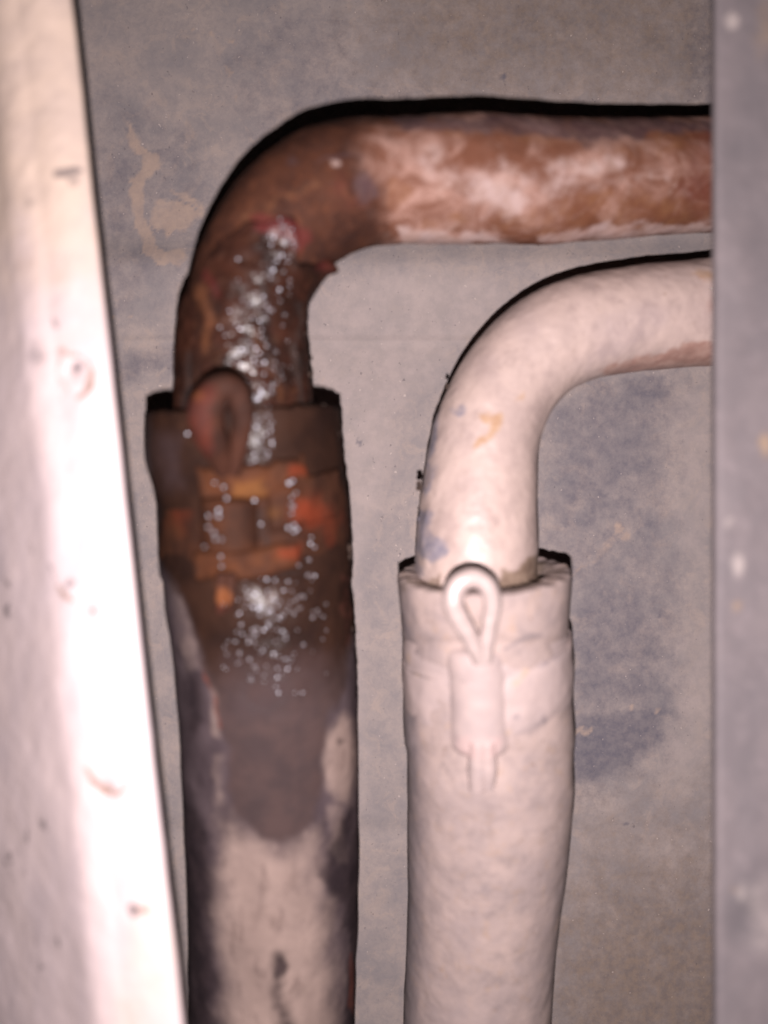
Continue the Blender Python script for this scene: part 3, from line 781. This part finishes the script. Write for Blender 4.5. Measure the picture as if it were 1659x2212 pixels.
def build_right_hose():
    tb = hose_tube(RIGHT_HOSE, .1640, .1850, 420)
    root = tag(empty('rubber_hose', tuple(P(1035, 2212, .181))), 'pale dust-covered rubber hose with dry clamp, on the right', 'hose')
    nth = 230
    def disp(p, q, th):
        u, v = UV(p)
        h = .00014 * fbm(p, .004, 4, 181) + .0005 * fbm(p, .025, 2, 183)
        h -= .0006 * np.exp(-((v - 1392) / 14) ** 2)
        h -= .0005 * sstep(1600, 1630, v) * sstep(1720, 1640, v)
        return h
    co, nn, q, th = hose_mesh(tb, nth, disp, .0130, .0004)
    sk = Skin(co, 9, .004, 191)
    crud = np.maximum.reduce([.9 * sk.poly([(1080, 1240), (1140, 1215), (1180, 1215), (1170, 1255), (1120, 1280), (1060, 1275)], 9), .8 * sk.poly([(880, 1250), (960, 1250), (950, 1275), (900, 1270)], 8),
                              .5 * sk.poly([(1160, 1215), (1230, 1215), (1230, 1250), (1180, 1270)], 14), .45 * sk.poly([(855, 1235), (900, 1240), (890, 1290), (860, 1280)], 14)])
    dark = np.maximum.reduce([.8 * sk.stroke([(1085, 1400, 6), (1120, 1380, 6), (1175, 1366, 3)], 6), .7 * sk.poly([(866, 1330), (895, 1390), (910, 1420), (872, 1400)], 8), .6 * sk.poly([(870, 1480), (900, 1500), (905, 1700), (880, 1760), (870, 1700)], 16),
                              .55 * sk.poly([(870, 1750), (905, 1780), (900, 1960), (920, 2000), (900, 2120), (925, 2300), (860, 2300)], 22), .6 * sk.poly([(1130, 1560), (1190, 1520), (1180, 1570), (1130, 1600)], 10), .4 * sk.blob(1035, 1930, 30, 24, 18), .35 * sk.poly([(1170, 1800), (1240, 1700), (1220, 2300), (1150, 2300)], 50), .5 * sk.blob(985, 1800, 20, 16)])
    orange = np.maximum.reduce([.6 * sk.blob(886, 1425, 5, 5, 16), .6 * sk.blob(900, 1460, 8, 6), .5 * sk.blob(965, 2035, 6, 5), .45 * sk.blob(1005, 1985, 5, 5), .3 * sk.poly([(980, 2000), (1080, 2020), (1070, 2150), (960, 2160)], 40)])
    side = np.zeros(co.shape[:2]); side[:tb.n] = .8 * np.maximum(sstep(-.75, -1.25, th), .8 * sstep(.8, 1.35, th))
    m = Mat('dust_caked_rubber', .85, .2)
    m.col = m.two((.360, .268, .243), (.285, .218, .208), .010, .3, .7)
    m.over(m.math('MULTIPLY', m.noise(.0060, 7, .72, .3, None, .46, .70), .75), (.215, .166, .160))
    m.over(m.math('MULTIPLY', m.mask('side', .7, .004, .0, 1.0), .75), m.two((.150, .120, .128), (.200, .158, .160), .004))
    m.over(m.math('MULTIPLY', m.noise(.0034, 6, .7, .3, None, .54, .72), .6), (.33, .222, .165))
    m.over(m.math('MULTIPLY', m.noise(.0016, 3, .6, 0, None, .64, .74), .55), (.17, .105, .075))
    m.over(m.math('MULTIPLY', m.noise(.0012, 4, .7, 0, None, .52, .7), .3), (.24, .195, .19))
    m.over(m.math('MULTIPLY', m.mask('dark', .8, .003, .2, .85), .75), m.two((.150, .122, .130), (.20, .163, .165), .003))
    m.over(m.math('MULTIPLY', m.mask('crud', .8, .0013, .25, .8), .85), m.two((.12, .080, .055), (.23, .17, .135), .0015))
    m.over(m.math('MULTIPLY', m.mask('orange', .8, .002, .3, .8), .7), (.30, .185, .11))
    m.addbump(m.noise(.0013, 4, .65), .00016, .7)
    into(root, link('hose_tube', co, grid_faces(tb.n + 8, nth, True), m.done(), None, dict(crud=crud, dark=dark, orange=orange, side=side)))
    return tb, root

HL, HL_root = build_left_hose()
HR, HR_root = build_right_hose()

# ================================================================== clamps
def strap(tb, name, mat, parent, tha, thb, vtop, vbot, off, base=-.0006, nth=80, nv=22, seed=1, rough=.0001, attrs=None, roundness=6):
    """a raised strip of band on a hose: angle range, upper and lower edge heights (functions of the angle)"""
    th = np.linspace(tha, thb, nth)[None, :] + np.zeros((nv, 1))
    w_ = np.linspace(-1, 1, nv)
    w_ = np.sign(w_) * (1 - (1 - np.abs(w_)) ** 1.8)
    w_ = w_[:, None]
    q0 = np.array([float(tb.q_of_v(vbot(t))) for t in th[0]]); q1 = np.array([float(tb.q_of_v(vtop(t))) for t in th[0]])
    q = q0[None, :] * (1 - (w_ + 1) / 2) + q1[None, :] * (w_ + 1) / 2
    e = np.linspace(-1, 1, nth)[None, :]
    full = abs(thb - tha) > 6
    prof = (1 - np.abs(w_) ** (roundness * 2.5)) * (1 if full else (1 - np.abs(e) ** 22))
    p0, nn = tb.at(q, th)
    h = base + (off - base) * prof + rough * fbm(p0, .003, 3, seed) * prof + rough * 1.6 * fbm(p0, .010, 2, seed + 5) * prof
    co = p0 + nn * h[..., None]
    at = attrs(co) if attrs else None
    return into(parent, link(name, co, grid_faces(nv, nth), mat, None, at))

def wire(name, pts, rad, mat, parent, n=120, k=16, seed=1, rough=.00006, attrs=None):
    """a bent round wire through points (x, y, z) with its own radius along the way"""
    a = spline([np.r_[p, r] for p, r in zip(pts, rad)], n)
    c, r = a[:, :3], a[:, 3]
    t = np.gradient(c, axis=0); t /= np.linalg.norm(t, axis=1)[:, None]
    f = np.array([0, -1.0, 0]); n1 = f - t * (t @ f)[:, None]; n1 /= np.linalg.norm(n1, axis=1)[:, None]
    n2 = np.cross(t, n1)
    th = np.linspace(0, 2 * math.pi, k, endpoint=False)
    nn = n1[:, None] * np.cos(th)[None, :, None] + n2[:, None] * np.sin(th)[None, :, None]
    co = c[:, None] + nn * r[:, None, None]
    co = co + nn * (rough * fbm(co, .0016, 3, seed))[..., None]
    fc = grid_faces(n, k, True)
    co = co.reshape(-1, 3)
    base = len(co)
    co = np.vstack([co, c[0] - t[0] * r[0] * .4, c[-1] + t[-1] * r[-1] * .4])
    cap = [(j, base, (j + 1) % k, (j + 1) % k) for j in range(k)]
    o = base - k
    fcs = [tuple(x) for x in fc]
    tri = [((j + 1) % k, j, base) for j in range(k)] + [(o + j, o + (j + 1) % k, base + 1) for j in range(k)]
    allf = [(a_, b_, c_) for (a_, b_, c_, d_) in fcs] + [(a_, c_, d_) for (a_, b_, c_, d_) in fcs] + tri
    return into(parent, link(name, co, np.array(allf), mat, None, attrs(co) if attrs else None))

def barrel(tb, name, mat, parent, uc, wpx, v0, v1, lift, seed, attrs=None, rough=.0001):
    """the rolled knuckle of a band: an upright rounded roll lying on the hose, domed at its ends"""
    n, k = 50, 36
    thc = float(tb.th_of_u(uc, (v0 + v1) / 2))
    qs = np.linspace(float(tb.q_of_v(v1)), float(tb.q_of_v(v0)), n)
    p, nn = tb.at(qs, np.full(n, thc), lift)
    d = p[:, 1] + D
    r = wpx / 2 / F * d
    s = np.linspace(-1, 1, n)
    r = r * (1 - np.abs(s) ** 14) ** .5 + 1e-6
    t = np.gradient(p, axis=0); t /= np.linalg.norm(t, axis=1)[:, None]
    side = np.cross(t, nn)
    th = np.linspace(0, 2 * math.pi, k, endpoint=False)
    rad = nn[:, None] * np.cos(th)[None, :, None] * .82 + side[:, None] * np.sin(th)[None, :, None]
    co = p[:, None] + rad * r[:, None, None]
    co = co + rad * (rough * fbm(co, .002, 3, seed))[..., None]
    return into(parent, link(name, co, grid_faces(n, k, True), mat, None, attrs(co) if attrs else None))

def build_left_clamp():
    tb = HL
    root = tag(empty('hose_clamp', tuple(P(500, 1125, .139))), 'wet orange-rusted hose clamp with pin eye, around the left hose', 'clamp', 'hose clamps')
    m = Mat('wet_orange_rust', .7, .06)
    m.col = m.two((.042, .0165, .0095), (.022, .0098, .0070), .005, .3, .7)
    m.over(m.math('MULTIPLY', m.mask('orange', 1.1, .005, -.05, 1.05), .9), m.two((.080, .027, .011), (.040, .0150, .0085), .004))
    m.over(m.math('MULTIPLY', m.mask('amber', 1.0, .004, -.05, 1.05), .7), (.140, .056, .016))
    m.over(m.math('MULTIPLY', m.mask('red', 1.0, .004, -.05, 1.05), .8), (.140, .024, .010))
    m.over(m.math('MULTIPLY', m.mask('dark', .8, .002, .2, .85), .85), (.026, .016, .014))
    m.addbump(m.noise(.0018, 4, .65), .0002, .7)
    m = m.done()
    def attrs(co):
        sk = Skin(co, 9, .003, 201)
        return dict(orange=np.maximum.reduce([.85 * sk.poly([(425, 1005), (660, 1000), (660, 1075), (425, 1085)], 30), .85 * sk.poly([(420, 1185), (650, 1175), (640, 1250), (430, 1260)], 34), .5 * sk.blob(460, 1140, 24, 20), .7 * sk.blob(490, 1300, 20, 14), .5 * sk.stroke([(360, 1100, 12), (390, 1150, 12)], 14)]),
                    amber=np.maximum(.8 * sk.poly([(510, 1045), (560, 1035), (575, 1065), (500, 1080)], 10), .4 * sk.blob(590, 1110, 16, 14)),
                    red=np.maximum.reduce([sk.blob(664, 1108, 32, 30, 34), .4 * sk.blob(715, 1130, 24, 26, 40), .25 * sk.poly([(360, 1100), (410, 1090), (415, 1180), (365, 1170)], 26), .7 * sk.blob(640, 1018, 20, 14, 12), .6 * sk.poly([(590, 1190), (650, 1170), (650, 1210), (600, 1210)], 12), .5 * sk.blob(490, 1315, 14, 8)]),
                    dark=np.maximum.reduce([.8 * sk.stroke([(560, 1090, 4), (562, 1150, 4), (575, 1175, 8)], 6), .6 * sk.stroke([(428, 1010, 3), (426, 1240, 3)], 6)]))
    band = strap(tb, 'band', m, root, -math.pi, math.pi, lambda t: 1062 - 8 * math.sin(t), lambda t: 1243 - 10 * math.sin(t), .0004, -.0008, 160, 26, 211, .00022, attrs, 1.6)
    T = lambda u, v: float(tb.th_of_u(u, v))
    strap(tb, 'upper_strap', m, root, T(424, 1040), T(664, 1040), lambda t: 1002 + 5 * math.sin(t * 5) + 4 * math.sin(t * 23) + 3 * math.sin(t * 41), lambda t: 1084 + 5 * math.sin(t * 9), .0015, -.001, 60, 18, 221, .00030, attrs, 3)
    strap(tb, 'lower_strap', m, root, T(418, 1210), T(652, 1210), lambda t: 1178 + 4 * math.sin(t * 11), lambda t: 1254 - 10 * t + 5 * math.sin(t * 8 + 1), .0012, -.001, 60, 18, 223, .00030, attrs, 3)
    strap(tb, 'middle_strap', m, root, T(574, 1110), T(728, 1110), lambda t: 1070 - 26 * max(t, 0), lambda t: 1166 - 20 * t, .0017, -.001, 60, 18, 227, .00034, attrs, 3)
    barrel(tb, 'knuckle', m, root, 494, 126, 1068, 1196, -.0008, 231, attrs)
    # the pin: eye above, tail below
    mp = Mat('wet_red_pin', .65, .06)
    mp.col = mp.two((.044, .017, .011), (.024, .0115, .009), .004, .3, .7)
    mp.over(mp.math('MULTIPLY', mp.mask('red', .6, .002, .2, .85), .85), mp.two((.070, .017, .011), (.045, .014, .011), .002))
    mp.over(mp.math('MULTIPLY', mp.mask('orange', .6, .002, .2, .85), .85), (.155, .052, .02))
    mp.addbump(mp.noise(.0016, 4, .6), .0002, .6)
    mp = mp.done()
    def pattrs(co):
        sk = Skin(co, 8, .003, 241)
        return dict(red=np.maximum(sk.stroke([(440, 970, 22), (430, 880, 24), (455, 840, 14)], 14), .6 * sk.blob(485, 1320, 22, 10)), orange=np.maximum(.6 * sk.blob(432, 855, 14, 12), .8 * sk.blob(488, 1290, 20, 14)))
    dd = .1345
    eye = [(486, 1018, .1376), (472, 976, .1346), (452, 932, .1314), (446, 890, .1300), (462, 852, .1298), (488, 836, .1302), (512, 850, .1312), (524, 890, .1326), (521, 934, .1342), (511, 978, .1360), (500, 1020, .1378)]
    er = [.0018, .0024, .0029, .0031, .0028, .0025, .0023, .0021, .0019, .0018, .0016]
    wire('pin_eye', [P(*e) for e in eye], er, mp, root, 150, 18, 251, .00014, pattrs)
    for k, (u0, u1) in enumerate([(479, 476), (499, 498)]):
        wire('pin_leg', [P(u0, 1240, .1388), P((u0 + u1) / 2, 1285, .1393), P(u1, 1322 - 6 * k, .1402)], [.0010, .0011, .0009], mp, root, 40, 14, 253 + k, .0001, pattrs)
    # beads added on the metal for glints, turned mostly to lens and flash
    r = np.random.default_rng(31)
    pts, nr = [], []
    def put(u, v, off):
        t_ = float(tb.th_of_u(u, v)); p, n = tb.at(np.array([float(tb.q_of_v(v))]), np.array([t_]), off); pts.append(p[0]); nr.append(n[0])
    for (u, v, off) in [(457, 963, .0002), (486, 1028, .0031), (472, 1035, .0031), (492, 1018, .0031), (488, 1052, .0031), (480, 1078, .0029), (500, 1068, .003), (475, 1112, .006), (490, 1096, .006), (494, 1108, .006), (478, 1128, .006), (486, 1146, .006), (490, 1160, .006), (476, 1170, .006),
                        (494, 1152, .006), (490, 1198, .0027), (492, 1216, .0027), (490, 1236, .0027), (488, 1288, .003), (490, 1304, .003), (558, 1084, .0012), (560, 1135, .0012),
                        (608, 1070, .0036), (622, 1066, .0036), (612, 1082, .0036), (626, 1078, .0036), (616, 1096, .0036), (620, 1114, .0036), (622, 1100, .0036), (612, 1146, .0036), (620, 1140, .0036), (626, 1150, .0036), (618, 1156, .0036),
                        (662, 1170, .0012), (664, 1182, .0012), (664, 1196, .0012), (412, 938, .0003), (640, 1226, .0012)]:
        for _ in range(1):
            put(u + r.normal(0, 4), v + r.normal(0, 4), off)
    n = len(pts)
    caps('glint_beads', pts, nr, r.uniform(.0003, .00048, n), r.uniform(.0018, .0042, n), M_glint, root, .10, 8, .9)

def build_right_clamp():
    tb = HR
    root = tag(empty('hose_clamp', tuple(P(1030, 1510, .147))), 'pale dusty hose clamp with bright pin eye, around the right hose', 'clamp', 'hose clamps')
    m = Mat('dusty_clamp_steel', .6, .35)
    m.col = m.two((.390, .296, .278), (.325, .250, .240), .006, .3, .7)
    m.over(m.math('MULTIPLY', m.noise(.0025, 5, .7, .3, None, .52, .72), .4), (.33, .265, .265))
    m.over(m.math('MULTIPLY', m.mask('orange', .9, .002, .25, .85), .6), m.two((.38, .245, .155), (.44, .32, .25), .002))
    m.over(m.math('MULTIPLY', m.mask('rose', .7, .003, .2, .85), .6), (.42, .285, .27))
    m.over(m.math('MULTIPLY', m.mask('dark', .8, .002, .2, .85), .75), m.two((.16, .13, .14), (.24, .19, .195), .002))
    m.addbump(m.noise(.0016, 4, .65), .00016, .6)
    m = m.done()
    def attrs(co):
        sk = Skin(co, 8, .003, 261)
        return dict(orange=np.maximum.reduce([.8 * sk.stroke([(1110, 1480, 5), (1130, 1450, 8), (1160, 1410, 8)], 9), .6 * sk.blob(886, 1425, 5, 5, 16), .6 * sk.blob(901, 1458, 8, 6), .7 * sk.blob(1100, 1582, 8, 6), .7 * sk.blob(1120, 1610, 10, 6, 7), .5 * sk.blob(1105, 1515, 8, 8, 18)]),
                    rose=.9 * sk.poly([(980, 1590), (1090, 1590), (1075, 1640), (1000, 1640)], 14),
                    dark=np.maximum.reduce([.8 * sk.stroke([(1145, 1440, 3), (1190, 1430, 5), (1225, 1408, 4)], 5), .8 * sk.blob(1112, 1545, 10, 6, 7), .6 * sk.stroke([(968, 1420, 3), (972, 1500, 3), (985, 1600, 3)], 5), .6 * sk.poly([(1105, 1590), (1180, 1540), (1190, 1570), (1120, 1615)], 10), .6 * sk.blob(967, 1405, 7, 5)]))  # first dark stroke: shadow line along the strap edge, painted in
    strap(tb, 'band', m, root, -math.pi, math.pi, lambda t: 1412 - 10 * math.sin(t), lambda t: 1606 - 16 * math.sin(t), .0003, -.0008, 160, 26, 271, .00018, attrs, 1.4)
    T = lambda u, v: float(tb.th_of_u(u, v))
    strap(tb, 'overlapping_strap', m, root, T(1070, 1500), 2.9, lambda t: 1442 - 26 * min(max(t - .3, 0), 1.3), lambda t: 1606 - 44 * min(max(t - .3, 0), 1.3), .0006, -.001, 90, 20, 273, .0002, attrs, 1.4)
    barrel(tb, 'knuckle', m, root, 1030, 136, 1398, 1642, -.0033, 277, attrs)
    mp = Mat('bright_pin_steel', .38, .5)
    mp.b.inputs['Metallic'].default_value = .10
    mp.col = mp.two((.43, .335, .315), (.36, .28, .265), .004, .3, .7)
    mp.over(mp.math('MULTIPLY', mp.noise(.0016, 5, .7, 0, None, .52, .7), .35), (.36, .29, .28))
    mp.addbump(mp.noise(.0012, 4, .6), .00012, .6)
    mp = mp.done()
    eye = [(1038, 1425, .1456), (1022, 1388, .1440), (996, 1342, .1424), (979, 1302, .1414), (988, 1265, .1412), (1020, 1248, .1414), (1052, 1265, .1418), (1064, 1302, .1426), (1058, 1346, .1438), (1050, 1390, .1446), (1046, 1425, .1458)]
    er = [.0016, .0017, .0019, .0020, .0020, .0019, .0018, .0017, .0016, .0016, .0016]
    wire('pin_eye', [P(*e) for e in eye], er, mp, root, 150, 18, 281, .0001)
    for k, (u0, u1) in enumerate([(1033, 1031), (1052, 1054)]):
        wire('pin_leg', [P(u0, 1600, .1504), P((u0 + u1) / 2, 1660, .1519), P(u1, 1702 - 7 * k, .1532)], [.0019, .0020, .0018], m, root, 40, 14, 283 + k, .0001, attrs)

build_left_clamp()
build_right_clamp()
